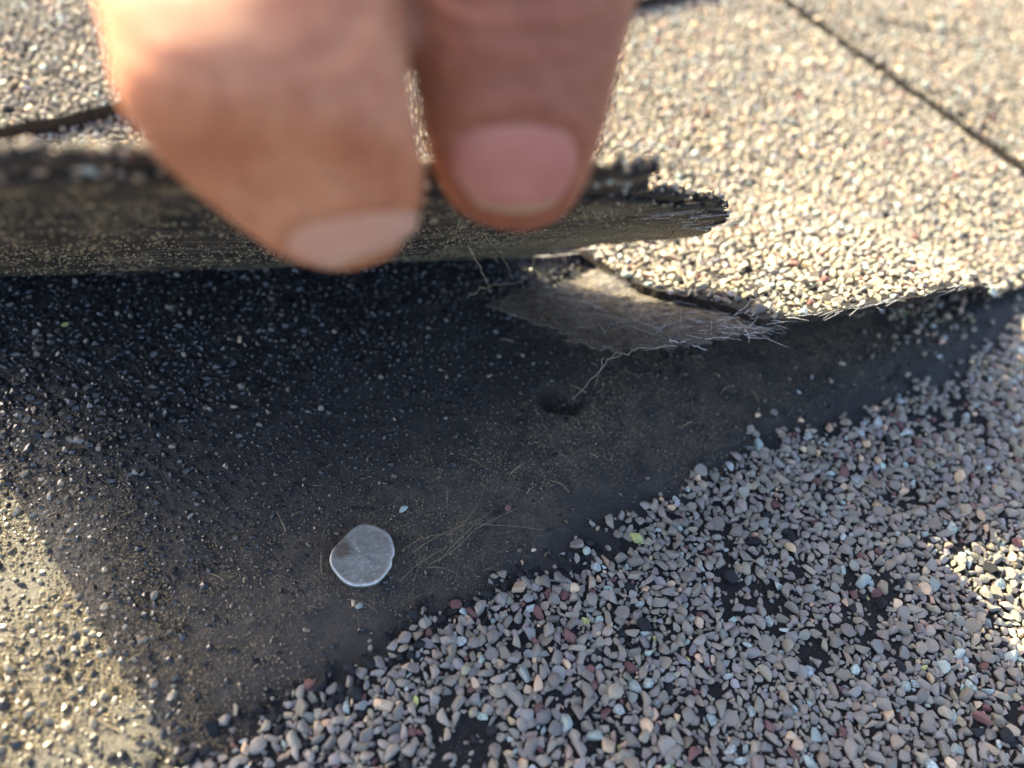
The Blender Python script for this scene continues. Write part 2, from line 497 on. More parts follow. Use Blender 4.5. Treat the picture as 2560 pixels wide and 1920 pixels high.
def tubes(name, parent, lines, radii, mat, sides=3):
    V, F, off = [], [], 0
    for L, r in zip(lines, radii):
        L = np.asarray(L, float); n = len(L)
        T = np.gradient(L, axis=0); T /= np.linalg.norm(T, axis=1, keepdims=True) + 1e-9
        ref = np.array([.3, .2, .93]) if abs(T[0, 2]) < .8 else np.array([1., 0, 0])
        A = np.cross(T, ref); A /= np.linalg.norm(A, axis=1, keepdims=True) + 1e-9
        B = np.cross(T, A)
        rr = r * np.linspace(1, .55, n)
        for k in range(sides):
            a = 2 * math.pi * k / sides
            V.append(L + (A * math.cos(a) + B * math.sin(a)) * rr[:, None])
        for i in range(n - 1):
            for k in range(sides):
                k2 = (k + 1) % sides
                F.append((off + k * n + i, off + k2 * n + i, off + k2 * n + i + 1, off + k * n + i + 1))
        off += sides * n
    return link(name, mesh(name, np.concatenate(V), np.array(F)), parent, mat)

def grid_surface(name, X, Y, Zt, Zb, parent, mtop, medge, under=False):
    """closed slab over a structured grid: X,Y,Zt,Zb (n,m); material 0 top, 1 sides and underside"""
    n, m = X.shape
    v = np.concatenate([np.stack([X, Y, Zt], 2).reshape(-1, 3), np.stack([X, Y, Zb], 2).reshape(-1, 3)])
    idx = np.arange(n * m).reshape(n, m)
    q = np.stack([idx[:-1, :-1], idx[1:, :-1], idx[1:, 1:], idx[:-1, 1:]], 2).reshape(-1, 4)
    K = n * m
    sides = []
    for loop in (idx[:, 0], idx[-1, :], idx[::-1, -1], idx[0, ::-1]):
        a, c = loop[:-1], loop[1:]
        sides.append(np.stack([a, a + K, c + K, c], 1))
    sides = np.concatenate(sides)
    me = mesh(name, v, np.concatenate([q, q[:, ::-1] + K, sides] if under else [q, sides]))
    me.materials.append(mtop); me.materials.append(medge)
    mi = np.ones(len(me.polygons), np.int32); mi[:len(q)] = 0
    me.polygons.foreach_set('material_index', mi)
    sm = np.ones(len(me.polygons), bool); sm[(2 if under else 1) * len(q):] = False
    me.polygons.foreach_set('use_smooth', sm)
    return link(name, me, parent)
def axis(a, b, d0, d1, step):
    return np.concatenate([np.linspace(a, d0, 8)[:-1], np.arange(d0, d1, step), np.linspace(d1, b, 8)])

# ------------------------------------------------------------------ the roof and the flat shingles
EDGE_Y = -1.04                                                   # old line of the tab's lower edge
me = mesh('roof_deck', [(-400, -400, -.7), (400, -400, -.7), (400, 400, -.7), (-400, 400, -.7)], [(0, 1, 2, 3)])
tag(link('roof_deck', me, None, MFAR), kind='structure')

# lower shingle: grey exposed granules below EDGE_Y, black headlap above it
low = empty('asphalt_shingle', (0, 0, 0))
tag(low, 'lower shingle with bare grey granules in shade and a dirty black upper strip', 'shingle')
xs = axis(-45, 47, -7.5, 16, .085); ys = axis(-13.7, 15, -8.5, 9.6, .085)
X, Y = np.meshgrid(xs, ys, indexing='ij')
Z = (fbm(X * .9, Y * .9, 3) - .5) * .06 + (fbm(X * 5, Y * 5, 3) - .5) * .045
def edge_wob(x): return EDGE_Y - .45 * sstep(8, 12, x) + .28 * sstep(-.8, -3, x) + (fbm(x * .7 + 9, x * 0 + 3, 4) - .5) * .9
def dent(cx, cy, r, d): return -d * np.exp(-(((X - cx) ** 2 + (Y - cy) ** 2) / r ** 2) ** 2)
Z += dent(4.02, 1.28, .27, .22) + dent(4.22, .98, .16, .16) + .05 * np.exp(-(((X - 4.02) ** 2 + (Y - 1.2) ** 2) / .6 ** 2))
Z += .05 * np.exp(-((Y - .2 + .12 * (X - 4)) / .8) ** 2) * fbm(X * 1.4, Y * 1.4)
Z -= .05 * sstep(-.9, -1.3, Y)
inside = (X > -7.6) & (X < 16.1)
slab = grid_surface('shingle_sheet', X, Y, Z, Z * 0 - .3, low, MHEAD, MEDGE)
slab.data.materials.append(MASPH)
nq = (X.shape[0] - 1) * (X.shape[1] - 1)
mi = np.ones(len(slab.data.polygons), np.int32); mi[:nq] = 0
Xc = .5 * (X[:-1, :-1] + X[1:, 1:]); Yc = .5 * (Y[:-1, :-1] + Y[1:, 1:])
yc = (Yc < edge_wob(Xc) - .5 + (fbm(Xc * 3, Yc * 3, 3) - .5) * .8).reshape(-1)
mi[:nq][yc] = 2
slab.data.materials.append(MFAR)
farc = ((Xc < -6.15) | (Xc > 14.45) | (Yc < -9.55)).reshape(-1) & (Yc < EDGE_Y).reshape(-1)
mi[:nq][farc] = 3
slab.data.polygons.foreach_set('material_index', mi)
def zlow(x, y):
    i = np.clip(np.searchsorted(xs, x), 1, len(xs) - 1); j = np.clip(np.searchsorted(ys, y), 1, len(ys) - 1)
    return Z[i, j]
q = tiled(PACK, -6.2, 14.5, -9.6, -.3, 1.3, 2.2)
ew = edge_wob(q[:, 0])
d = ew - q[:, 1]                                                  # distance below the old edge
bare = fbm(q[:, 0] * 1.2 + 40, q[:, 1] * 1.2, 3)
keep = (d > 0) & (rng.random(len(q)) < sstep(-.05, .55, d + (bare - .5) * 1.0) + .0)
keep &= ~((bare < .30) & (rng.random(len(q)) < .45))
q = q[keep]
pos = np.column_stack([q[:, 0], q[:, 1], zlow(q[:, 0], q[:, 1])]); nrm = np.tile([0, 0, 1.], (len(q), 1))
idx = pick(len(q), SHADE_W)
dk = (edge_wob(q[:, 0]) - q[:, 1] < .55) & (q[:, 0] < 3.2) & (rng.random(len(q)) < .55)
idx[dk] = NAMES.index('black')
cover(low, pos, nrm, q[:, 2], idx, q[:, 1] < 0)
nc_ = 260
pc = np.column_stack([rng.normal(12.4, .7, nc_), rng.normal(.0, .75, nc_)])
pos = np.column_stack([pc, zlow(pc[:, 0], pc[:, 1]) + .02])
scatter('granule_crumbs', low, pos, np.tile([0, 0, 1.], (nc_, 1)), rng.uniform(.03, .1, nc_), colours(pick(nc_, dict(grey=30, warm=30, brown=25, peach=8, teal=6, lichen=3))), PROTO2, ICO2[1], MG, .3, .6, False)
# a few coloured granules lying on the headlap
loose = [(3.26, 2.23, 'peach'), (1.18, 4.37, 'peach'), (-3.76, 4.91, 'peach'), (-.96, 3.55, 'warm'), (-2.2, 3.57, 'teal'), (-2.69, 3.02, 'grey'),
         (-2.07, 3.22, 'warm'), (.68, .5, 'teal'), (2.16, -.24, 'red'), (-2.99, 4.59, 'slate'), (-.38, 4.91, 'peach'), (-2.92, 6.54, 'lichen'),
         (-.63, -.50, 'peach'), (-.58, -.60, 'teal'), (4.38, -1.35, 'grey'), (4.77, -1.4, 'teal'), (4.57, -1.2, 'warm'), (2.14, -1.05, 'peach'),
         (3.23, -1.1, 'grey'), (7.2, -.75, 'peach'), (7.5, -.85, 'grey'), (8.3, -.7, 'teal'), (9.1, -.8, 'peach'), (6.8, -.95, 'grey'), (9.6, -.6, 'warm'),
         (10.3, -.75, 'grey'), (8.8, -.55, 'slate'), (10.9, -.4, 'peach'), (11.4, -.7, 'grey'), (-3.0, .9, 'warm'), (-2.2, 1.9, 'slate'), (.3, 2.9, 'grey')]
lp = np.array([(a, c2) for a, c2, _ in loose])
pos = np.column_stack([lp, zlow(lp[:, 0], lp[:, 1])])
single_granules(low, pos, np.tile([0, 0, 1.], (len(lp), 1)), rng.uniform(.05, .085, len(lp)), np.array([NAMES.index(k) for *_, k in loose]), .4)
# black slag on the headlap, dense up the slope and sparse in the dirt strip
q = tiled(PACKB, -6.2, 13.6, -2.0, 9.3, 3.1, 4.4)
q = q[(q[:, 1] > -1.3) | (q[:, 0] < -2.4)]
den = np.clip(sstep(-.4, 2.4, q[:, 1] + (fbm(q[:, 0] * .8, q[:, 1] * .8, 3) - .5) * 3.0 + .15 * np.maximum(0, 2 - q[:, 0])), .22, 1)
left = sstep(-2.0, -3.6, q[:, 0]) * sstep(2.4, 1.2, q[:, 1])
den = np.maximum(den, .85 * left)
hole = (q[:, 0] - 4.05) ** 2 + (q[:, 1] - 1.2) ** 2 < .4 ** 2
q = q[(rng.random(len(q)) < den) & ~hole]
q[:, 2] *= .62 + .45 * sstep(1.5, 5, q[:, 1]) + .3 * sstep(-1.5, -3.2, q[:, 0]) * sstep(2.2, .8, q[:, 1])
pos = np.column_stack([q[:, 0], q[:, 1], zlow(q[:, 0], q[:, 1])])
c = np.zeros((len(q), 4)); c[:, :3] = rng.uniform(.008, .03, (len(q), 1)) * np.array([.95, 1, 1.1]); c[:, 3] = 0
tan = rng.random(len(q)) < np.maximum(.72 * sstep(-3.0, -3.7, q[:, 0]) * sstep(5, 3, q[:, 1]), .28 * sstep(1.8, .2, q[:, 1]))
c[tan, :3] = np.where(q[tan, 0:1] < -3.1, np.array([[.20, .175, .13]]), np.array([[.11, .088, .06]])) * rng.uniform(.5, 1.5, (tan.sum(), 1))  # dusty granules, brightened at far left where sun falls: light painted in
pale = rng.random(len(q)) < .05
c[pale, :3] = np.array([[.12, .105, .085]]) * rng.uniform(.5, 1.6, (pale.sum(), 1))
scatter('black_granules', low, pos, np.tile([0, 0, 1.], (len(q), 1)), q[:, 2], c, PROTOB, ICO1[1], MBLACK, .15, .6, False)
# dust grains
n = 58000
p = np.column_stack([rng.uniform(-5.8, 13, n), rng.normal(.2, .95, n)])
p[32000:] = np.column_stack([rng.uniform(-5.8, -2.8, 26000), rng.uniform(-2.0, 4.8, 26000)])
kd = fbm(p[:, 0] * 1.1 + 5, p[:, 1] * 1.1 + 8, 4)
p = p[(p[:, 1] > np.where(p[:, 0] < -2.4, -2.0, -1.5)) & (p[:, 1] < 6) & (kd > rng.uniform(.33, .66, n))]
pos = np.column_stack([p, zlow(p[:, 0], p[:, 1]) + .006]); rad = rng.uniform(.006, .018, len(p)) * np.where(rng.random(len(p)) < .06, 1.7, 1)
scatter('dust_grains', low, pos, np.tile([0, 0, 1.], (len(p), 1)), rad, np.ones((len(p), 4)), [OCT[0] * np.array([1, .7, .6]), OCT[0] * np.array([1, .45, .5])], OCT[1], MSAND, .3, .7, False)
# glass fibres worn bare along the old edge
def wisps(n, cx, cy, sx_, sy_, ang, la, lb, zf, lift=.03):
    L = []
    for _ in range(n):
        x, y = rng.normal(cx, sx_), rng.normal(cy, sy_)
        a = rng.normal(ang, .45); l = rng.uniform(la, lb)
        bend = rng.normal(0, .35)
        t = np.linspace(0, 1, 5)
        px = x + l * t * np.cos(a + bend * t); py = y + l * t * np.sin(a + bend * t)
        L.append(np.column_stack([px, py, zf(px, py) + .012 + lift * rng.random() * np.sin(t * 3)]))
    return L
fib = wisps(34, 5.7, -1.0, .5, .25, .5, .1, .4, zlow) + wisps(5, 1.9, -.75, .4, .12, .1, .2, .5, zlow) + wisps(40, 12.0, -.4, .4, .3, -.4, .3, .7, zlow) + wisps(14, .9, -.9, .8, .15, .5, .2, .4, zlow)
o = tubes('glass_fibres', low, fib, rng.uniform(.002, .004, len(fib)), MFIBD); o['kind'] = 'stuff'

# neighbour of the torn shingle, beyond the joint; and the course above
def flat_shingle(label, x0, x1, y0, y1, zt, gx0, gx1, gy0, gy1, ox, oy, jag, singles, head):
    r = empty('asphalt_shingle', ((x0 + x1) / 2, y0, zt - .3))
    tag(r, label, 'shingle')
    X_ = axis(x0, x1, max(x0 + .1, gx0), min(x1 - .1, gx1), .12); Y_ = axis(y0, head, y0 + .05, min(head - .1, gy1), .12)
    A, B = np.meshgrid(X_, Y_, indexing='ij')
    w = (fbm(A * 2.2 + ox, A * 0 + oy, 4) - .5) * jag
    B2 = B + w * np.exp(-(B - y0) / .5)
    if x0 > 0: A = A + (fbm(B * 2 + oy, B * 0 + 1.5, 4) - .5) * jag * np.exp(-(A - x0) / .5)
    Zt = zt + (fbm(A * .8, B * .8, 3) - .5) * .08
    o = grid_surface('shingle_sheet', A, B2, Zt, Zt * 0 + zt - .29, r, MASPH, MEDGE)
    o.location = -r.location
    o.data.materials.append(MFAR)
    Ac, Bc = .5 * (A[:-1, :-1] + A[1:, 1:]), .5 * (B[:-1, :-1] + B[1:, 1:])
    mi_ = np.ones(len(o.data.polygons), np.int32); mi_[:Ac.size] = np.where((Ac < gx0) | (Ac > gx1) | (Bc > gy1), 2, 0).ravel()
    o.data.polygons.foreach_set('material_index', mi_)
    q = tiled(PACK2, gx0, gx1, gy0, gy1, ox, oy)
    w = (fbm(q[:, 0] * 2.2 + ox, q[:, 0] * 0 + oy, 4) - .5) * jag
    q = q[(q[:, 1] > y0 + w + .02) & (q[:, 1] < y1) & (q[:, 0] > x0 + .03) & (q[:, 0] < x1 - .03) & (q[:, 2] > .042)]
    q[:, 2] *= .92
    pos = np.column_stack([q[:, 0], q[:, 1], zt + (fbm(q[:, 0] * .8, q[:, 1] * .8, 3) - .5) * .08])
    holder = r
    pos_l = pos
    idx = pick(len(q), TAB_W)
    before = set(r.children)
    cover(r, pos_l, np.tile([0, 0, 1.], (len(q), 1)), q[:, 2], idx, np.ones(len(q), bool), singles)
    for ch in r.children:
        if ch not in before: ch.location = ch.location - r.location
    return r
flat_shingle('sunlit shingle beyond the diagonal joint in the upper right', 18.78, 45, EDGE_Y, 12.6, .3, 18.78, 30.5, -1.3, 12.4, 2.7, 6.1, .12, 300, 24)
flat_shingle('sunlit shingle of the course above, its edge seen behind the fingers', -45, 30, 11.75, 24.5, .62, -5.5, 20, 11.5, 21, 5.2, 1.4, .22, 300, 36)
flat_shingle('flat shingle left of the lifted flap, across a narrow slot', -38, -5.75, EDGE_Y, 12.6, .3, -8.5, -5.75, -1.3, 10, 4.1, 3.3, .15, 0, 24)

# ------------------------------------------------------------------ the torn shingle: lying tab, lifted flap, bared mat
torn = empty('torn_shingle', (8, 5, .3))
tag(torn, 'torn shingle with its flap bent up by two fingers and a frayed tab lying right', 'shingle')
TL = torn.location
C0 = np.array([-3.64, 8.27]); CD = np.array([.932, -.362]); CM = np.array([-.362, -.932])
LXa, LXb = [-20, 7, 10, 12, 13.2, 14, 15, 60], [2.0, 2.0, 1.85, 1.25, .4, .05, 0, 0]
def htab(x, y):
    L = np.interp(x, LXa, LXb)
    t = np.clip((4.6 - y) / 5.2, 0, 1.3)
    return .3 + L * t ** 1.35
def crease_y(x): return C0[1] + (x - C0[0]) * CD[1] / CD[0]
TEARP = np.array([(6.42, 4.36), (6.44, 3.9), (6.46, 3.45), (6.45, 3.05), (6.42, 2.6), (6.42, 2.22), (6.50, 1.82), (6.78, 1.25), (6.98, .7), (7.03, -.03), (7.4, -.25), (7.82, -.45), (8.58, -.70), (9.7, -1.08), (11.8, -1.12), (13.2, -.95), (14.4, -.92), (16, -1.0), (18.45, EDGE_Y)])
# region mesh: rows run from the boundary curve (crease, tear, lower edge) up the slope to the head of the shingle
bx = [np.column_stack([np.linspace(-5.35, 6.42, 150), crease_y(np.linspace(-5.35, 6.42, 150))])]
d = np.r_[0, np.cumsum(np.linalg.norm(np.diff(TEARP, axis=0), axis=1))]
tt = np.linspace(0, d[-1], 420)[1:]
bx.append(np.column_stack([np.interp(tt, d, TEARP[:, 0]), np.interp(tt, d, TEARP[:, 1])]))
BC = np.concatenate(bx)
nb = len(BC)
jag = (fbm(np.arange(nb) * .22, np.zeros(nb) + 4.5, 4) - .5) * .32 * sstep(145, 165, np.arange(nb))
BC[:, 1] += jag; BC[:, 0] += np.roll(jag, 37) * .35 * sstep(150, 165, np.arange(nb)) * sstep(560, 540, np.arange(nb))
TOPX = np.interp(np.arange(nb), [0, 150, 330, nb - 1], [-5.35, 6.42, 7.9, 18.45])
rows = np.r_[0, np.linspace(.004, 1, 64) ** 1.25]
HEAD = 24
Yt = 12.9
GX = BC[:, 0][:, None] * (1 - rows[None]) + TOPX[:, None] * rows[None]
GY = BC[:, 1][:, None] * (1 - rows[None]) + Yt * rows[None]
GZ = htab(GX, GY) + (fbm(GX * .8, GY * .8, 3) - .5) * .08
tab = grid_surface('lying_tab', GX, GY, GZ, GZ - .17, torn, MASPH, MEDGE, True)
tab.location = -TL
# granules on it
q = tiled(PACK2, -5.3, 18.42, -1.3, 12.4, 7.7, .6)
from mathutils.geometry import intersect_point_line
poly = np.concatenate([BC, [(18.42, 13), (-5.35, 13)]])
def inside_poly(P, pts):
    x, y = pts[:, 0], pts[:, 1]; ins = np.zeros(len(pts), bool); j = len(P) - 1
    for i in range(len(P)):
        xi, yi = P[i]; xj, yj = P[j]
        if yi != yj:
            c_ = ((yi > y) != (yj > y)) & (x < (xj - xi) * (y - yi) / (yj - yi) + xi)
            ins ^= c_
        j = i
    return ins
q = q[inside_poly(poly, q)]
dm = np.min(np.linalg.norm(q[:, None, :2] - BC[None, 150::3], axis=2), axis=1)
keep = rng.random(len(q)) < np.where(q[:, 1] > 1.9, sstep(-.12, .08, dm), sstep(-.05, .28, dm + (fbm(q[:, 0] * 2, q[:, 1] * 2, 3) - .5) * .4))
q = q[keep | (dm > .45)]
def tabframe(x, y):
    e_ = .01
    z = htab(x, y) + (fbm(x * .8, y * .8, 3) - .5) * .08
    zx = (htab(x + e_, y) - htab(x - e_, y)) / (2 * e_); zy = (htab(x, y + e_) - htab(x, y - e_)) / (2 * e_)
    nn = np.stack([-zx, -zy, np.ones_like(zx)], 1); nn /= np.linalg.norm(nn, axis=1, keepdims=True)
    return np.column_stack([x, y, z]), nn
pos, nrm = tabframe(q[:, 0], q[:, 1])
idx = pick(len(q), TAB_W)
before = set(torn.children)
cover(torn, pos, nrm, q[:, 2], idx, np.ones(len(q), bool))
for ch in torn.children:
    if ch not in before: ch.location = ch.location - TL

# bared glass mat (lower layer) left under the tear
MATP = np.array([(3.9, 3.55), (4.5, 3.6), (4.95, 3.58), (5.35, 3.30), (5.7, 3.22), (6.1, 3.35), (6.45, 3.4), (6.85, 3.0), (7.4, 2.2), (7.7, 1.0), (7.6, .2), (7.2, -.1), (6.9, -.12), (6.6, .0), (6.14, .10), (5.7, .32), (5.3, .56), (4.88, .83), (4.62, 1.15), (4.47, 1.56), (4.46, 1.8), (4.38, 2.2), (4.31, 2.65), (4.1, 3.1)])
d = np.r_[0, np.cumsum(np.linalg.norm(np.diff(np.r_[MATP, MATP[:1]], axis=0), axis=1))]
tt = np.linspace(0, d[-1], 260, endpoint=False)
MP = np.r_[MATP, MATP[:1]]
mo = np.column_stack([np.interp(tt, d, MP[:, 0]), np.interp(tt, d, MP[:, 1])])
cen = np.array([5.75, 1.9])
ja = 1 + (fbm(np.arange(260) * .7, np.zeros(260), 4) - .5) * .22 * sstep(0, 14, np.minimum(np.arange(260), 259 - np.arange(260)))
mo = cen + (mo - cen) * ja[:, None]
rr = np.linspace(0, 1, 40)
V = [np.array([[*cen, 0]])]
def hmat(x, y): return htab(x, y) - .19 + (fbm(x * 1.5 + 3, y * 1.5, 3) - .5) * .10 + (fbm(x * 6, y * 6, 4) - .5) * .11
Vt = (cen[None, None] + (mo - cen)[None] * rr[1:, None, None]).reshape(-1, 2)
Vt = np.r_[[cen], Vt]
zt = hmat(Vt[:, 0], Vt[:, 1])
nV = len(Vt)
v = np.r_[np.column_stack([Vt, zt]), np.column_stack([Vt, zt - .045])]
F = []
for k in range(260):
    k2 = (k + 1) % 260
    F.append((0, 1 + k, 1 + k2)); F.append((nV, nV + 1 + k2, nV + 1 + k))
    for i in range(38):
        a, c_ = 1 + i * 260 + k, 1 + i * 260 + k2
        F.append((a, a + 260, c_ + 260, c_)); F.append((nV + c_, nV + c_ + 260, nV + a + 260, nV + a))
    a, c_ = 1 + 38 * 260 + k, 1 + 38 * 260 + k2
    F.append((a, nV + a, nV + c_, c_))
mat_o = link('bared_mat', mesh('bared_mat', v, F), torn, MMAT); mat_o.location = -TL
mat_o['label'] = 'dusty torn glass-fibre mat with frayed pale fibres'
# fibres on the mat
L, L2 = [], []
for k in range(210):
    while True:
        p = rng.uniform((4, -.2), (7.5, 4))
        if inside_poly(mo, p[None])[0]: break
    a = rng.normal(-.62, .55) + (math.pi if rng.random() < .5 else 0); l = rng.uniform(.15, .75); bend = rng.normal(0, .18)
    t = np.linspace(0, 1, 5); x = p[0] + l * t * np.cos(a + bend * t); y = p[1] + l * t * np.sin(a + bend * t)
    z = hmat(x, y) + .012 + rng.random() * .03 + rng.random() ** 3 * .12 * t
    white = rng.random() < (.15 + .8 * sstep(5.0, 6.6, p[0] - .15 * (p[1] - 1.5)))
    (L if white else L2).append(np.column_stack([x, y, z]))
for k in range(150):                                              # frayed fringe near the tear and at the right tip
    i = rng.integers(0, 3)
    p = [(6.75, .15), (7.2, .25), (6.2, 2.6)][i] + rng.normal(0, .22, 2)
    a = rng.normal([-.9, -.25, 2.6][i], .45); l = rng.uniform(.15, .5)
    t = np.linspace(0, 1, 5); bend = rng.normal(0, .2)
    x = p[0] + l * t * np.cos(a + bend * t); y = p[1] + l * t * np.sin(a + bend * t)
    z = hmat(p[0], p[1]) + .03 + (.15 if i else .0) + rng.normal(0, .04) * t
    L.append(np.column_stack([x, y, z]))
for x0 in np.arange(7.3, 15, .05):                                # short bristles along the lying edge
    y0 = np.interp(x0, TEARP[8:, 0], TEARP[8:, 1]) + rng.normal(0, .06)
    if rng.random() < .35 + .5 * (x0 < 9):
        a = rng.normal(-.3, .5) + (math.pi if rng.random() < .3 else 0); l = rng.uniform(.1, .45); t = np.linspace(0, 1, 4)
        x = x0 + l * t * np.cos(a); y = y0 + .25 * l * t * np.sin(a)
        L.append(np.column_stack([x, y, htab(x0 + 0 * x, y0 + 0 * y) + .02 - .06 * t * rng.random()]))
pm = rng.uniform((3.9, -.2), (7.4, 3.6), (2600, 2)); pm = pm[inside_poly(mo, pm)]
pm = pm[fbm(pm[:, 0] * 2.5, pm[:, 1] * 2.5, 3) > rng.uniform(.3, .65, len(pm))]
o = scatter('dust_grains', torn, np.column_stack([pm, hmat(pm[:, 0], pm[:, 1])]), np.tile([0, .3, .95], (len(pm), 1)), rng.uniform(.01, .03, len(pm)), np.ones((len(pm), 4)), [OCT[0] * np.array([1, .7, .6]), OCT[0] * np.array([1, .45, .5])], OCT[1], MSAND, .3, .7, False)
o.location = -TL
o = tubes('glass_fibres', torn, L, rng.uniform(.003, .006, len(L)), MFIB); o['kind'] = 'stuff'; o.location = -TL
o = tubes('dusty_fibres', torn, L2, rng.uniform(.003, .007, len(L2)), MFIBD); o['kind'] = 'stuff'; o.location = -TL

# lifted flap
ANG = math.radians(50)
def flap_pt(sp, r, off=0.0):
    """sp: slope line along the crease, r: distance up the flap; off: distance behind the underside"""
    sp, r = np.asarray(sp, float), np.asarray(r, float)
    s = sp + .388 * r
    rb = .9
    th0 = math.radians(18)
    th = th0 + (ANG - th0) * np.clip(r / rb, 0, 1)
    k = (ANG - th0) / rb
    rc = np.clip(r, 0, rb)
    h = (np.sin(th0 + k * rc) - math.sin(th0)) / k + np.maximum(0, r - rb) * math.cos(ANG)
    z = (math.cos(th0) - np.cos(th0 + k * rc)) / k + np.maximum(0, r - rb) * math.sin(ANG)
    h, z = h * 1.0, z + .14 * np.clip(r / .9, 0, 1)
    curl = .05 * np.sin(sp * .9 + .5) * np.clip(r / 6, 0, 1.3)
    px = C0[0] + CD[0] * s + CM[0] * (h + np.sin(th) * off)
    py = C0[1] + CD[1] * s + CM[1] * (h + np.sin(th) * off)
    # behind the underside = up and away from the viewer
    px, py = C0[0] + CD[0] * s + CM[0] * (h - np.sin(th) * off), C0[1] + CD[1] * s + CM[1] * (h - np.sin(th) * off)
    return np.stack([px, py, z + .04 + np.cos(th) * off + curl], -1)
R1k = np.array([(-1.9, 8.75), (.18, 8.5), (1.4, 8.42), (5.4, 7.9), (5.8, 8.0), (6.7, 7.45), (6.95, 6.9), (7.22, 6.55), (8.07, 6.15), (9.03, 5.65), (9.7, 5.2), (10.22, 4.55), (10.85, 3.75), (11.1, 3.2), (11.18, 2.8)])
R1b = np.array([(-1.9, 8.35), (1.4, 8.05), (4.6, 7.3), (5.6, 6.75), (6.5, 6.6), (7.22, 6.4), (8.07, 6.05), (9.03, 5.55), (9.7, 5.1), (10.22, 4.45), (10.85, 3.7), (11.1, 3.15), (11.18, 2.8)])
R0k = np.array([(-1.9, 0), (9.2, 0), (9.5, .25), (9.75, 1.45), (10.05, 2.0), (10.5, 2.40), (10.9, 2.52), (11.18, 2.75)])
def flap_layer(name, RT, o0, o1, seed, jagw, mat_under, mat_edge, jfreq=3.2):
    sp = np.r_[np.arange(-1.9, 9, .06), np.arange(9, 11.18, .025)]
    jg = (fbm(sp * jfreq + seed, sp * 0 + seed, 5) - .5) * jagw * (1 + 1.6 * sstep(4.5, 6, sp))
    r1 = np.interp(sp, RT[:, 0], RT[:, 1]) + jg
    r0 = np.interp(sp, R0k[:, 0], R0k[:, 1]) + (fbm(sp * 6 + seed, sp * 0 + 2, 4) - .5) * .3 * sstep(9.2, 9.5, sp)
    r1 = np.maximum(r1, r0 + .03)
    t = np.linspace(0, 1, 76)
    SP = np.repeat(sp[:, None], len(t), 1); RR = r0[:, None] * (1 - t) + r1[:, None] * t
    wob = (fbm(SP * 3 + seed, RR * 3, 3) - .5) * .05
    A = flap_pt(SP, RR, o0 + wob); B = flap_pt(SP, RR, o1 + wob)
    n, m_ = SP.shape
    v = np.concatenate([A.reshape(-1, 3), B.reshape(-1, 3)])
    I = np.arange(n * m_).reshape(n, m_); K = n * m_
    qd = np.stack([I[:-1, :-1], I[:-1, 1:], I[1:, 1:], I[1:, :-1]], 2).reshape(-1, 4)
    sd = []
    for lp_ in (I[:, 0], I[-1, :], I[::-1, -1], I[0, ::-1]):
        a, c_ = lp_[:-1], lp_[1:]; sd.append(np.stack([a, c_, c_ + K, a + K], 1))
    me = mesh(name, v, np.concatenate([qd, qd[:, ::-1] + K] + sd))
    me.materials.append(mat_under); me.materials.append(mat_edge)
    mi = np.ones(len(me.polygons), np.int32); mi[:len(qd)] = 0; me.polygons.foreach_set('material_index', mi)
    at_ = me.attributes.new('sr', 'FLOAT_VECTOR', 'POINT')
    sr = np.stack([SP, RR, 0 * SP], 2).reshape(-1, 3); at_.data.foreach_set('vector', np.r_[sr, sr].astype(np.float32).ravel())
    du = np.clip(sstep(6.5, 9.8, SP) * sstep(1.2, .2, np.abs((RR - .5 * (r1 + r0)[:, None]) / ((r1 - r0)[:, None] * .5 + .01)) * 1.0) * 1.1
                 + .6 * sstep(.10, .0, np.abs(RR - r1[:, None] + .45) - .12) * (fbm(SP * 1.5 + 3, RR, 3) > .47), 0, 1)
    du = du * (.35 + .65 * fbm(SP * 1.2, RR * 2.2, 3))
    at_ = me.attributes.new('dust', 'FLOAT', 'POINT'); at_.data.foreach_set('value', np.r_[du.ravel(), du.ravel()].astype(np.float32))
    o = link(name, me, torn); o.location = -TL
    return sp, r1, r0
flap_layer('flap_backing', R1b, 0.0, .07, 3.1, .26, MUNDER, MEDGE)
sp_, r1_, r0_ = flap_layer('flap', R1k, .075, .20, 8.7, .40, MUNDER, MEDGE, 4.0)
# granules on the flap's sunny side, thick along its free edge
q = tiled(PACK2, -1.85, 11.2, .2, 9.2, 6.6, 2.9)
rq1 = np.interp(q[:, 0], sp_, r1_); rq0 = np.interp(q[:, 0], sp_, r0_)
q = q[(q[:, 1] < rq1 + .02) & (q[:, 1] > rq0 + .05)]
P0 = flap_pt(q[:, 0], q[:, 1], .20); P1 = flap_pt(q[:, 0], q[:, 1], .30)
nn = (P1 - P0) / .1
before = set(torn.children)
scatter('granule_cover', torn, P0, nn, q[:, 2] * .8, colours(pick(len(q), TAB_W)), PROTO1, ICO1[1], MG)
# granules and crumbs held in the broken edge
ne = 700
se = rng.uniform(-1.8, 10.9, ne); oe = rng.uniform(.02, .22, ne)
re = np.interp(se, sp_, r1_) + rng.normal(0, .05, ne) - .35 * (oe < .11)
P0 = flap_pt(se, re, oe)
ce = colours(pick(ne, dict(grey=20, warm=30, brown=25, black=40, teal=4, peach=8)))
scatter('edge_crumbs', torn, P0, nn[rng.integers(0, len(nn), ne)], rng.uniform(.015, .07, ne), ce, PROTO2, ICO2[1], MG, 0, 1.5)
for ch in torn.children:
    if ch not in before: ch.location = ch.location - TL
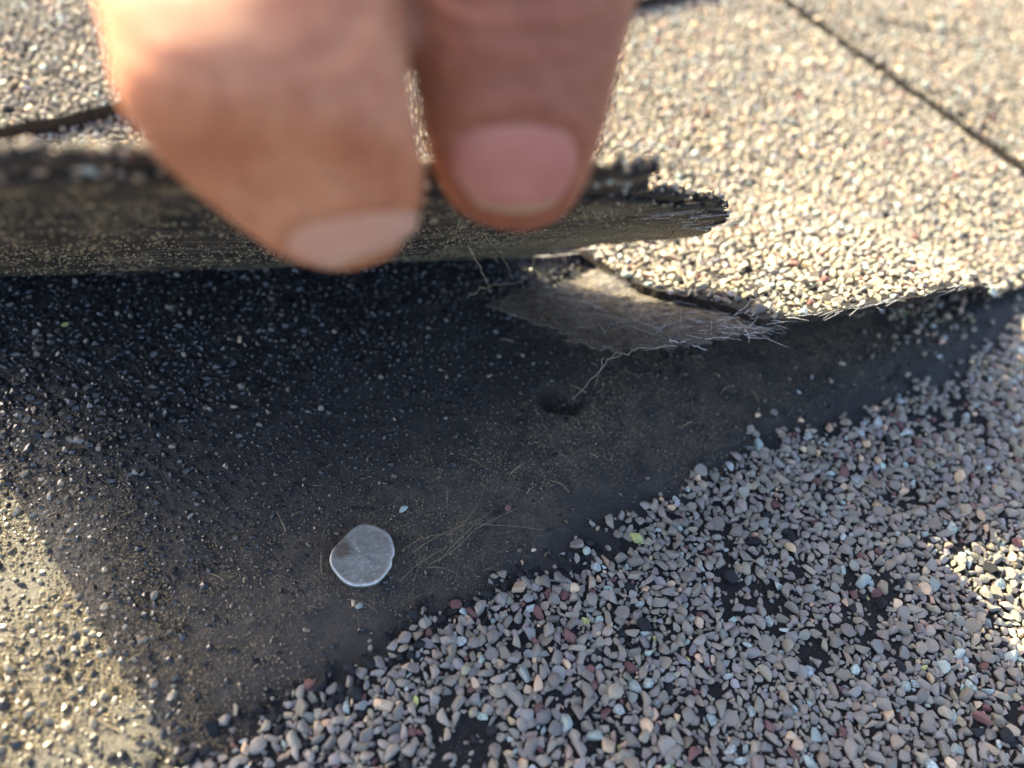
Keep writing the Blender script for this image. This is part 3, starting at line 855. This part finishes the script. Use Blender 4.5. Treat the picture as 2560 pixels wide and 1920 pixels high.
# dusty streak fibres on the underside, fringe at the tear, and thin strands hanging to the mat
L, L2 = [], []
for k in range(90):
    s0 = rng.uniform(1, 9.6); r_ = rng.uniform(.2, np.interp(s0, R1b[:, 0], R1b[:, 1]) - .3)
    l = rng.uniform(.3, 1.6); t = np.linspace(0, 1, 6); sl = rng.normal(0, .25)
    L.append(flap_pt(s0 + l * t, r_ - .388 * l * t * 0 + sl * l * t, -.015 - .02 * rng.random()))
for k in range(5):
    s0 = 9.5 + rng.normal(0, .2); r_ = 1.0 + rng.normal(0, .4); l = rng.uniform(.4, 1.3); t = np.linspace(0, 1, 5)
    P = flap_pt(s0 + l * t, max(r_, .4) + rng.normal(-.3, .35) * l * t, .0); P[:, 2] += -.05 + .1 * rng.random() * t
    L2.append(P)
for k in range(16):
    s0 = rng.uniform(8.2, 10.6); r_ = np.interp(s0, sp_, r1_) - rng.uniform(.2, .8); l = rng.uniform(.15, .4); t = np.linspace(0, 1, 4)
    L2.append(flap_pt(s0 + l * t, r_ + rng.normal(0, 1.2) * l * t, -.02 - .03 * rng.random()))
o = tubes('dusty_fibres', torn, L, rng.uniform(.004, .008, len(L)), MFIBD); o['kind'] = 'stuff'; o.location = -TL
o = tubes('glass_fibres', torn, L2, rng.uniform(.004, .008, len(L2)), MFIB); o['kind'] = 'stuff'; o.location = -TL
ng = 16000
sg = rng.uniform(-1.8, 11.1, ng); rg = rng.uniform(.1, 1, ng) * (np.interp(sg, sp_, r1_) - .1)
ok = (rg > np.interp(sg, sp_, r0_) + .05) & (rg < np.interp(sg, R1b[:, 0], R1b[:, 1])) & (fbm(sg * 1.5, rg * 3, 4) > rng.uniform(.3, .6, ng))
sg, rg = sg[ok], rg[ok]
Pu = flap_pt(sg, rg, -.005); nu = (flap_pt(sg, rg, -.1) - flap_pt(sg, rg, 0)) / .1
o = scatter('dust_grains', torn, Pu, nu, rng.uniform(.008, .03, len(sg)) * np.where(rng.random(len(sg)) < .05, 1.8, 1), np.ones((len(sg), 4)), [OCT[0] * np.array([1, .7, .6]), OCT[0] * np.array([1, .45, .5])], OCT[1], MSAND, .3, .7, False)
o.location = -TL
def strand(pts, r, mat=MSTRAW):
    P = np.array(pts, float); d_ = np.r_[0, np.cumsum(np.linalg.norm(np.diff(P, axis=0), axis=1))]
    t = np.linspace(0, d_[-1], 14); Q = np.stack([np.interp(t, d_, P[:, k]) for k in range(3)], 1)
    Q[1:-1] += rng.normal(0, .018, (12, 3))
    o = tubes('strand', torn, [Q], [r], mat, 5); o.location = -TL
strand([(3.15, 3.6, 3.05), (3.45, 3.55, 1.9), (3.95, 3.55, .75)], .014)
strand([(4.05, 3.9, 2.1), (4.2, 3.8, 1.4), (4.55, 3.65, .62)], .009)
strand([(3.95, 3.9, 2.2), (4.2, 3.8, 1.5)], .008)
strand([(5.15, 4.0, 2.0), (5.05, 3.85, 1.3), (4.95, 3.6, .62)], .010)
strand([(5.3, 4.0, 2.05), (5.08, 3.85, 1.35)], .008)
strand([(3.6, 3.7, .62), (4.2, 3.62, .66), (4.7, 3.55, .60)], .010)
strand([(4.75, .85, 1.42), (4.3, .7, 1.35), (3.75, .55, 1.05)], .013, MFIBD)
strand([(5.6, .4, 1.6), (5.0, .62, 1.62), (4.5, .8, 1.4)], .016, MFIBD)
strand([(4.5, .85, 1.38), (4.15, .55, 1.2)], .014, MFIBD)
strand([(5.6, .55, 1.62), (5.95, .05, 1.7)], .012, MFIB)

# ------------------------------------------------------------------ roofing nail with a bitten head
nail = empty('roofing_nail', (-.21, .085, .05))
tag(nail, 'round grey galvanised nail head with a bite out of its rim, on black shingle', 'nail')
nail.rotation_euler = (math.radians(7), math.radians(-3), 0)
th = np.linspace(0, 2 * math.pi, 96, endpoint=False)
def adiff(a, b_): return (a - b_ + math.pi) % (2 * math.pi) - math.pi
rad_ = .485 - .105 * np.exp(-(adiff(th, math.radians(114)) / .50) ** 2) - .035 * np.exp(-(adiff(th, math.radians(-38)) / .13) ** 2) + .008 * np.sin(th * 3 + 1) + .006 * np.sin(th * 7)
prof = [(.0, .104), (.25, .104), (.5, .105), (.72, .106), (.84, .108), (.90, .112), (.945, .114), (.975, .108), (.995, .094), (1.0, .078), (1.0, .035), (.97, .02), (.85, .012), (.2, .0)]
V, F = [(0, 0, .112)], []
for fr_, z in prof[1:]:
    for t, r_ in zip(th, rad_):
        dz = .012 * (fbm(np.array(fr_ * math.cos(t) * 4 + 5), np.array(fr_ * math.sin(t) * 4 + 5), 3) - .5) * 2
        V.append((r_ * fr_ * math.cos(t), r_ * fr_ * math.sin(t), z + float(dz)))
for k in range(96):
    k2 = (k + 1) % 96
    F.append((0, 1 + k, 1 + k2))
    for i in range(len(prof) - 2):
        a, c_ = 1 + i * 96 + k, 1 + i * 96 + k2
        F.append((a, a + 96, c_ + 96, c_))
me = mesh('nail_head', V, F)
fr_ = np.r_[0, np.repeat([q_[0] for q_ in prof[1:]], 96)]
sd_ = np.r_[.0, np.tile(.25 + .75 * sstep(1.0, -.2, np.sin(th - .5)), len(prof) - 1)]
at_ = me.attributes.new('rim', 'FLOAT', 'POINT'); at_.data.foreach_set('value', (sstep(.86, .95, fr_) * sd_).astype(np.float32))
link('nail_head', me, nail, MNAIL)
V, F = [], []
for i, (z, r_) in enumerate([(.02, .16), (-.1, .155), (-2.2, .15), (-2.6, .005)]):
    for k in range(16): V.append((r_ * math.cos(k * math.pi / 8), r_ * math.sin(k * math.pi / 8), z))
for i in range(3):
    for k in range(16): F.append((i * 16 + k, (i + 1) * 16 + k, (i + 1) * 16 + (k + 1) % 16, i * 16 + (k + 1) % 16))
link('nail_shank', mesh('nail_shank', V, F), nail, MNAIL)

# ------------------------------------------------------------------ plant litter in the dirt
L = []
for k in range(64):
    x, y = rng.uniform(-4, 8), rng.normal(.8, 1.3)
    if y < -1 or y > 4.5: continue
    a = rng.uniform(0, math.pi); l = rng.uniform(.08, .42); t = np.linspace(0, 1, 5); bend = rng.normal(0, .25)
    px = x + l * t * np.cos(a + bend * t); py = y + l * t * np.sin(a + bend * t)
    L.append(np.column_stack([px, py, zlow(px, py) + .02 + .05 * rng.random() * np.sin(t * 3.1)]))
for k in range(18):                                              # hair-fine roots beside the nail
    x, y = rng.normal(.4, .55), rng.normal(-.35, .18)
    a = rng.normal(.35, .4); l = rng.uniform(.4, 1.3); t = np.linspace(0, 1, 6); bend = rng.normal(0, .3)
    px = x + l * t * np.cos(a + bend * t); py = y + l * t * np.sin(a + bend * t)
    if np.min((px + .21) ** 2 + py ** 2) < .3: continue
    L.append(np.column_stack([px, py, zlow(px, py) + .02 + .03 * rng.random()]))
o = tubes('plant_litter', None, L, np.where(np.arange(len(L)) > len(L) - 30, .005, rng.uniform(.005, .014, len(L))), MSTRAW)
tag(o, 'dry bits of straw and fine roots scattered in the dirt round the nail', 'plant litter', None, 'stuff')

# ------------------------------------------------------------------ the hand
THUMB = np.array([
  (0.088, 2.066, 8.386, 1.214, 1.020),
  (-0.260, 1.107, 7.953, 1.122, 1.000),
  (-0.431, 0.564, 7.706, 1.063, 0.970),
  (-0.508, 0.179, 7.462, 1.034, 0.890),
  (-0.471, 0.063, 7.284, 0.990, 0.800),
  (-0.416, 0.034, 7.103, 0.940, 0.720),
  (-0.357, 0.014, 6.905, 0.867, 0.630),
  (-0.312, -0.013, 6.747, 0.792, 0.540),
  (-0.247, -0.011, 6.463, 0.639, 0.400),
  (-0.227, -0.007, 6.222, 0.416, 0.250),
  (-0.218, -0.008, 6.099, 0.158, 0.120),
])
INDEX = np.array([
  (1.952, 0.939, 8.630, 1.041, 0.800), (1.714, 0.440, 7.958, 0.937, 0.760), (1.554, 0.193, 7.603, 0.869, 0.720), (1.461, -0.005, 7.184, 0.802, 0.660),
  (1.422, -0.122, 6.866, 0.727, 0.580), (1.404, -0.212, 6.588, 0.620, 0.480), (1.417, -0.281, 6.337, 0.433, 0.340), (1.460, -0.310, 6.215, 0.196, 0.170)])
LAT, FRONT = CX.copy(), -CZ.copy()                               # finger width runs along LAT; its back faces FRONT
def smooth_path(A, n):
    d_ = np.r_[0, np.cumsum(np.linalg.norm(np.diff(A[:, :3], axis=0), axis=1))]
    t = np.linspace(0, d_[-1], n)
    # Catmull-Rom on every column
    out = np.empty((n, A.shape[1]))
    for c_ in range(A.shape[1]):
        m_ = np.gradient(A[:, c_], d_)
        i = np.clip(np.searchsorted(d_, t) - 1, 0, len(d_) - 2)
        h_ = d_[i + 1] - d_[i]; u = (t - d_[i]) / h_
        out[:, c_] = (2*u**3-3*u**2+1)*A[i, c_] + (u**3-2*u**2+u)*h_*m_[i] + (-2*u**3+3*u**2)*A[i+1, c_] + (u**3-u**2)*h_*m_[i+1]
    return out
def finger_surface(A, t, phi, off=0.0):
    """t in 0..1 along the sampled path A, phi angle from FRONT towards LAT"""
    i = np.clip(t * (len(A) - 1), 0, len(A) - 1.001); k = i.astype(int); u = (i - k)[..., None]
    R_ = A[k] * (1 - u) + A[k + 1] * u
    ce_, se_ = np.cos(phi), np.sin(phi)
    pw = lambda q_: np.sign(q_) * np.abs(q_) ** .96
    return R_[..., :3] + (LAT * (pw(se_)[..., None] * (R_[..., 3:4] + off)) + FRONT * (pw(ce_)[..., None] * (R_[..., 4:5] + off)))
def loft(A, nseg=40):
    n = len(A); ph = np.linspace(0, 2 * math.pi, nseg, endpoint=False)
    T, PH = np.meshgrid(np.linspace(0, 1, n), ph, indexing='ij')
    v = finger_surface(A, T, PH).reshape(-1, 3)
    v = np.r_[v, [A[0, :3]], [A[-1, :3] + (A[-1, :3] - A[-2, :3]) * .6]]
    F_ = []
    for i in range(n - 1):
        for k in range(nseg):
            k2 = (k + 1) % nseg; F_.append((i * nseg + k, i * nseg + k2, (i + 1) * nseg + k2, (i + 1) * nseg + k))
    for k in range(nseg):
        k2 = (k + 1) % nseg; F_.append((n * nseg, k2, k)); F_.append((n * nseg + 1, (n - 1) * nseg + k, (n - 1) * nseg + k2))
    return v, F_
def limb(pts, radii, flat=1.0, nseg=28):
    A = smooth_path(np.column_stack([np.array(pts, float), np.array(radii, float)]), 40)
    T = np.gradient(A[:, :3], axis=0); T /= np.linalg.norm(T, axis=1, keepdims=True)
    x = LAT[None] - (T @ LAT)[:, None] * T; x /= np.linalg.norm(x, axis=1, keepdims=True); y = np.cross(T, x)
    ph = np.linspace(0, 2 * math.pi, nseg, endpoint=False)
    ext = np.array([-.95, -.8, -.5]); V_ = []
    prof_ = [(A[0, :3] + T[0] * e_ * A[0, 3], A[0, 3] * math.sqrt(1 - e_ * e_), x[0], y[0]) for e_ in ext]
    prof_ += [(A[i, :3], A[i, 3], x[i], y[i]) for i in range(len(A))]
    prof_ += [(A[-1, :3] - T[-1] * e_ * A[-1, 3], A[-1, 3] * math.sqrt(1 - e_ * e_), x[-1], y[-1]) for e_ in ext[::-1]]
    for c_, r_, a, b_ in prof_: V_.append(c_ + r_ * (np.cos(ph)[:, None] * a + flat * np.sin(ph)[:, None] * b_))
    n = len(prof_); v = np.concatenate(V_ + [[prof_[0][0]], [prof_[-1][0]]]); F_ = []
    for i in range(n - 1):
        for k in range(nseg):
            k2 = (k + 1) % nseg; F_.append((i * nseg + k, i * nseg + k2, (i + 1) * nseg + k2, (i + 1) * nseg + k))
    for k in range(nseg):
        k2 = (k + 1) % nseg; F_.append((n * nseg, k2, k)); F_.append((n * nseg + 1, (n - 1) * nseg + k, (n - 1) * nseg + k2))
    return v, F_
TA, IA = smooth_path(THUMB, 90), smooth_path(INDEX, 90)
pieces = [loft(TA), loft(IA),
    limb([(.2, 1.9, 8.05), (.4, 2.4, 8.6), (1.19, 4.19, 9.9), (4.43, 7.84, 10.4)], [.93, .95, 1.05, 1.5], .9),
    limb([(1.95, .94, 8.63), (2.2, 1.3, 8.9), (3.4, 2.9, 9.9), (5.9, 6.0, 10.6)], [.9, .88, .95, 1.05], .92),
    limb([(7.81, 5.8, 10.8), (6.3, 3.4, 9.4), (6.0, 3.9, 7.6), (5.75, 4.35, 6.75)], [1.05, .92, .85, .7], .95),
    limb([(9.71, 5.8, 10.9), (8.4, 3.5, 9.5), (8.3, 4.2, 7.9), (8.1, 5.1, 7.3)], [1.0, .88, .8, .66], .95),
    limb([(11.3, 6.0, 10.9), (10.4, 4.2, 9.9), (10.3, 4.7, 8.6), (10.1, 5.4, 8.1)], [.9, .76, .7, .56], .95),
    limb([(5.9, 6.3, 10.7), (8.2, 8.2, 11.6), (10.8, 9.6, 14)], [1.25, 1.6, 1.9], .85),
    limb([(7.8, 6.0, 10.9), (8.8, 8.0, 11.8), (10.9, 9.6, 14)], [1.2, 1.5, 1.9], .85),
    limb([(9.7, 6.0, 11), (10.0, 8.0, 12), (11.0, 9.6, 14)], [1.15, 1.5, 1.9], .85),
    limb([(11.2, 6.2, 11), (11.2, 8.0, 12.2), (11.2, 9.6, 14)], [1.05, 1.4, 1.9], .85),
    limb([(4.43, 7.84, 10.4), (8, 9, 12), (11, 9.8, 14)], [1.4, 1.7, 1.9], .9),
    limb([(10.9, 9.5, 13.8), (12.4, 10.1, 16.5), (14.5, 10.8, 20)], [2.3, 2.5, 2.8], .8)]
V, F, off = [], [], 0
for v, f_ in pieces:
    V.append(v); F += [tuple(i + off for i in q_) for q_ in f_]; off += len(v)
tmp = link('hand', mesh('hand_raw', np.concatenate(V), F), None)
md = tmp.modifiers.new('r', 'REMESH'); md.mode = 'VOXEL'; md.voxel_size = .068; md.use_smooth_shade = True
ms = tmp.modifiers.new('s', 'SMOOTH'); ms.factor = .5; ms.iterations = 5
dg = bpy.context.evaluated_depsgraph_get()
hm = bpy.data.meshes.new_from_object(tmp.evaluated_get(dg))
bpy.data.objects.remove(tmp, do_unlink=True)
hm.name = 'hand'
hm.materials.clear()
HB = np.array((5.9, 6.0, 6.0))
co = np.empty(len(hm.vertices) * 3, np.float32); hm.vertices.foreach_get('co', co); co = co.reshape(-1, 3).astype(float)
# nail beds: outline of each fingernail on the finger surface, skin folded up round it
def nail_patch(A, tc, tl, pc, pw_, skew, off):
    """centre tc, half length tl (in t), centre angle pc, half width pw_; returns plate vertices"""
    rings, seg = 14, 56
    a = np.linspace(0, 2 * math.pi, seg, endpoint=False)
    P_, rim = [], []
    for k in range(rings + 1):
        f_ = k / rings
        ca_, sa_ = np.cos(a), np.sin(a)
        e_ = 2 / 2.3
        uu = np.sign(sa_) * np.abs(sa_) ** e_ * f_; ll = np.sign(ca_) * np.abs(ca_) ** e_ * f_
        t = np.clip(tc + tl * ll + skew * uu, 0, .9999); ph = pc + pw_ * uu
        o_ = off * (1 - .85 * f_ ** 6)
        P_.append(finger_surface(A, t, ph, o_))
        rim.append(sstep(.78, 1.0, f_ * np.ones(seg)) * (.35 + .65 * (ll > .3 * f_)))
    return np.array(P_), np.array(rim)
def skin_fold(co, outline, amp, width):
    for k in range(0, len(co), 20000):
        c_ = co[k:k + 20000]
        near = np.linalg.norm(c_ - outline.mean(0), axis=1) < 1.6
        if not near.any(): continue
        d_ = np.min(np.linalg.norm(c_[near][:, None] - outline[None], axis=2), axis=1)
        w_ = amp * np.exp(-(d_ / width) ** 2)
        c_[near] += FRONT[None] * w_[:, None]
        co[k:k + 20000] = c_
    return co
def crease(co, zc, depth, width, x0, x1, seed):
    w_ = np.exp(-((co[:, 2] - zc - (fbm(co[:, 0] * 1.4 + seed, co[:, 0] * 0 + seed, 3) - .5) * .22 - .12 * (co[:, 0] - x0)) / width) ** 2)
    sel = (co[:, 0] > x0 - .2) & (co[:, 0] < x1 + .2) & (co[:, 1] < 1.4) & (co[:, 2] < 8.9)
    return co - FRONT[None] * (w_ * sel * depth * (.4 + .6 * fbm(co[:, 0] * 2 + seed, co[:, 2] * 2, 2)))[:, None]
for zc, dp in ((8.02, .075), (7.86, .06), (7.70, .045), (7.50, .04), (7.28, .035), (8.2, .06)):
    co = crease(co, zc, dp, .05, .7, 2.6, zc * 7)
for zc, dp in ((7.95, .05), (7.72, .035), (7.45, .03), (8.15, .05)):
    co = crease(co, zc, dp, .055, -1.5, .6, zc * 5)
nails = []
for A, tc, tl, pc, pw_, skew in ((IA, .835, .128, .03, .98, 0.0), (TA, .925, .072, .28, 1.25, -.07)):
    P_, rim = nail_patch(A, tc, tl, pc, pw_, skew, .035)
    out = nail_patch(A, tc, tl * 1.16, pc, pw_ * 1.1, skew, 0)[0][-1]
    co = skin_fold(co, out[[i for i in range(56) if math.cos(2 * math.pi * i / 56) < .45]], .075, .12)
    nails.append((P_, rim))
hm.vertices.foreach_set('co', co.astype(np.float32).ravel()); hm.update()
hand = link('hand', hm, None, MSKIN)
hm.polygons.foreach_set('use_smooth', np.ones(len(hm.polygons), bool))
tag(hand, 'hand reaching down with thumb and index finger under the lifted shingle flap', 'hand')
for P_, rim in nails:
    seg = P_.shape[1]
    v = np.r_[P_[0, :1], P_[1:].reshape(-1, 3)]
    v2 = v - FRONT * .05
    nv = len(v); F = []
    for k in range(seg):
        k2 = (k + 1) % seg
        F.append((0, 1 + k, 1 + k2)); F.append((nv, nv + 1 + k2, nv + 1 + k))
        for i in range(P_.shape[0] - 2):
            a, c_ = 1 + i * seg + k, 1 + i * seg + k2
            F.append((a, a + seg, c_ + seg, c_))
        a, c_ = 1 + (P_.shape[0] - 2) * seg + k, 1 + (P_.shape[0] - 2) * seg + k2
        F.append((a, nv + a, nv + c_, c_))
        for i in range(P_.shape[0] - 2):
            a, c_ = nv + 1 + i * seg + k, nv + 1 + i * seg + k2
            F.append((a, c_, c_ + seg, a + seg))
    me = mesh('fingernail', np.r_[v, v2], F)
    at_ = me.attributes.new('rim', 'FLOAT', 'POINT')
    rv = np.r_[rim[0, :1], rim[1:].ravel()]; at_.data.foreach_set('value', np.r_[rv, rv].astype(np.float32))
    aa = 2 * math.pi * np.arange(seg) / seg; ff = np.arange(P_.shape[0]) / (P_.shape[0] - 1)
    dirt = sstep(.88, 1.0, ff)[:, None] * (.9 * np.exp(-(adiff(aa, 1.15) / .35) ** 2) + .35 * np.exp(-(adiff(aa, 5.0) / .25) ** 2) + .35 * np.exp(-(adiff(aa, math.pi) / .8) ** 2))[None]
    dv = np.r_[dirt[0, :1], dirt[1:].ravel()]
    at_ = me.attributes.new('dirt', 'FLOAT', 'POINT'); at_.data.foreach_set('value', np.r_[dv, dv].astype(np.float32))
    bm = bmesh.new(); bm.from_mesh(me); bmesh.ops.recalc_face_normals(bm, faces=bm.faces); bm.to_mesh(me); bm.free()
    link('fingernail', me, hand, MNAILI if P_ is nails[0][0] else MNAILK)
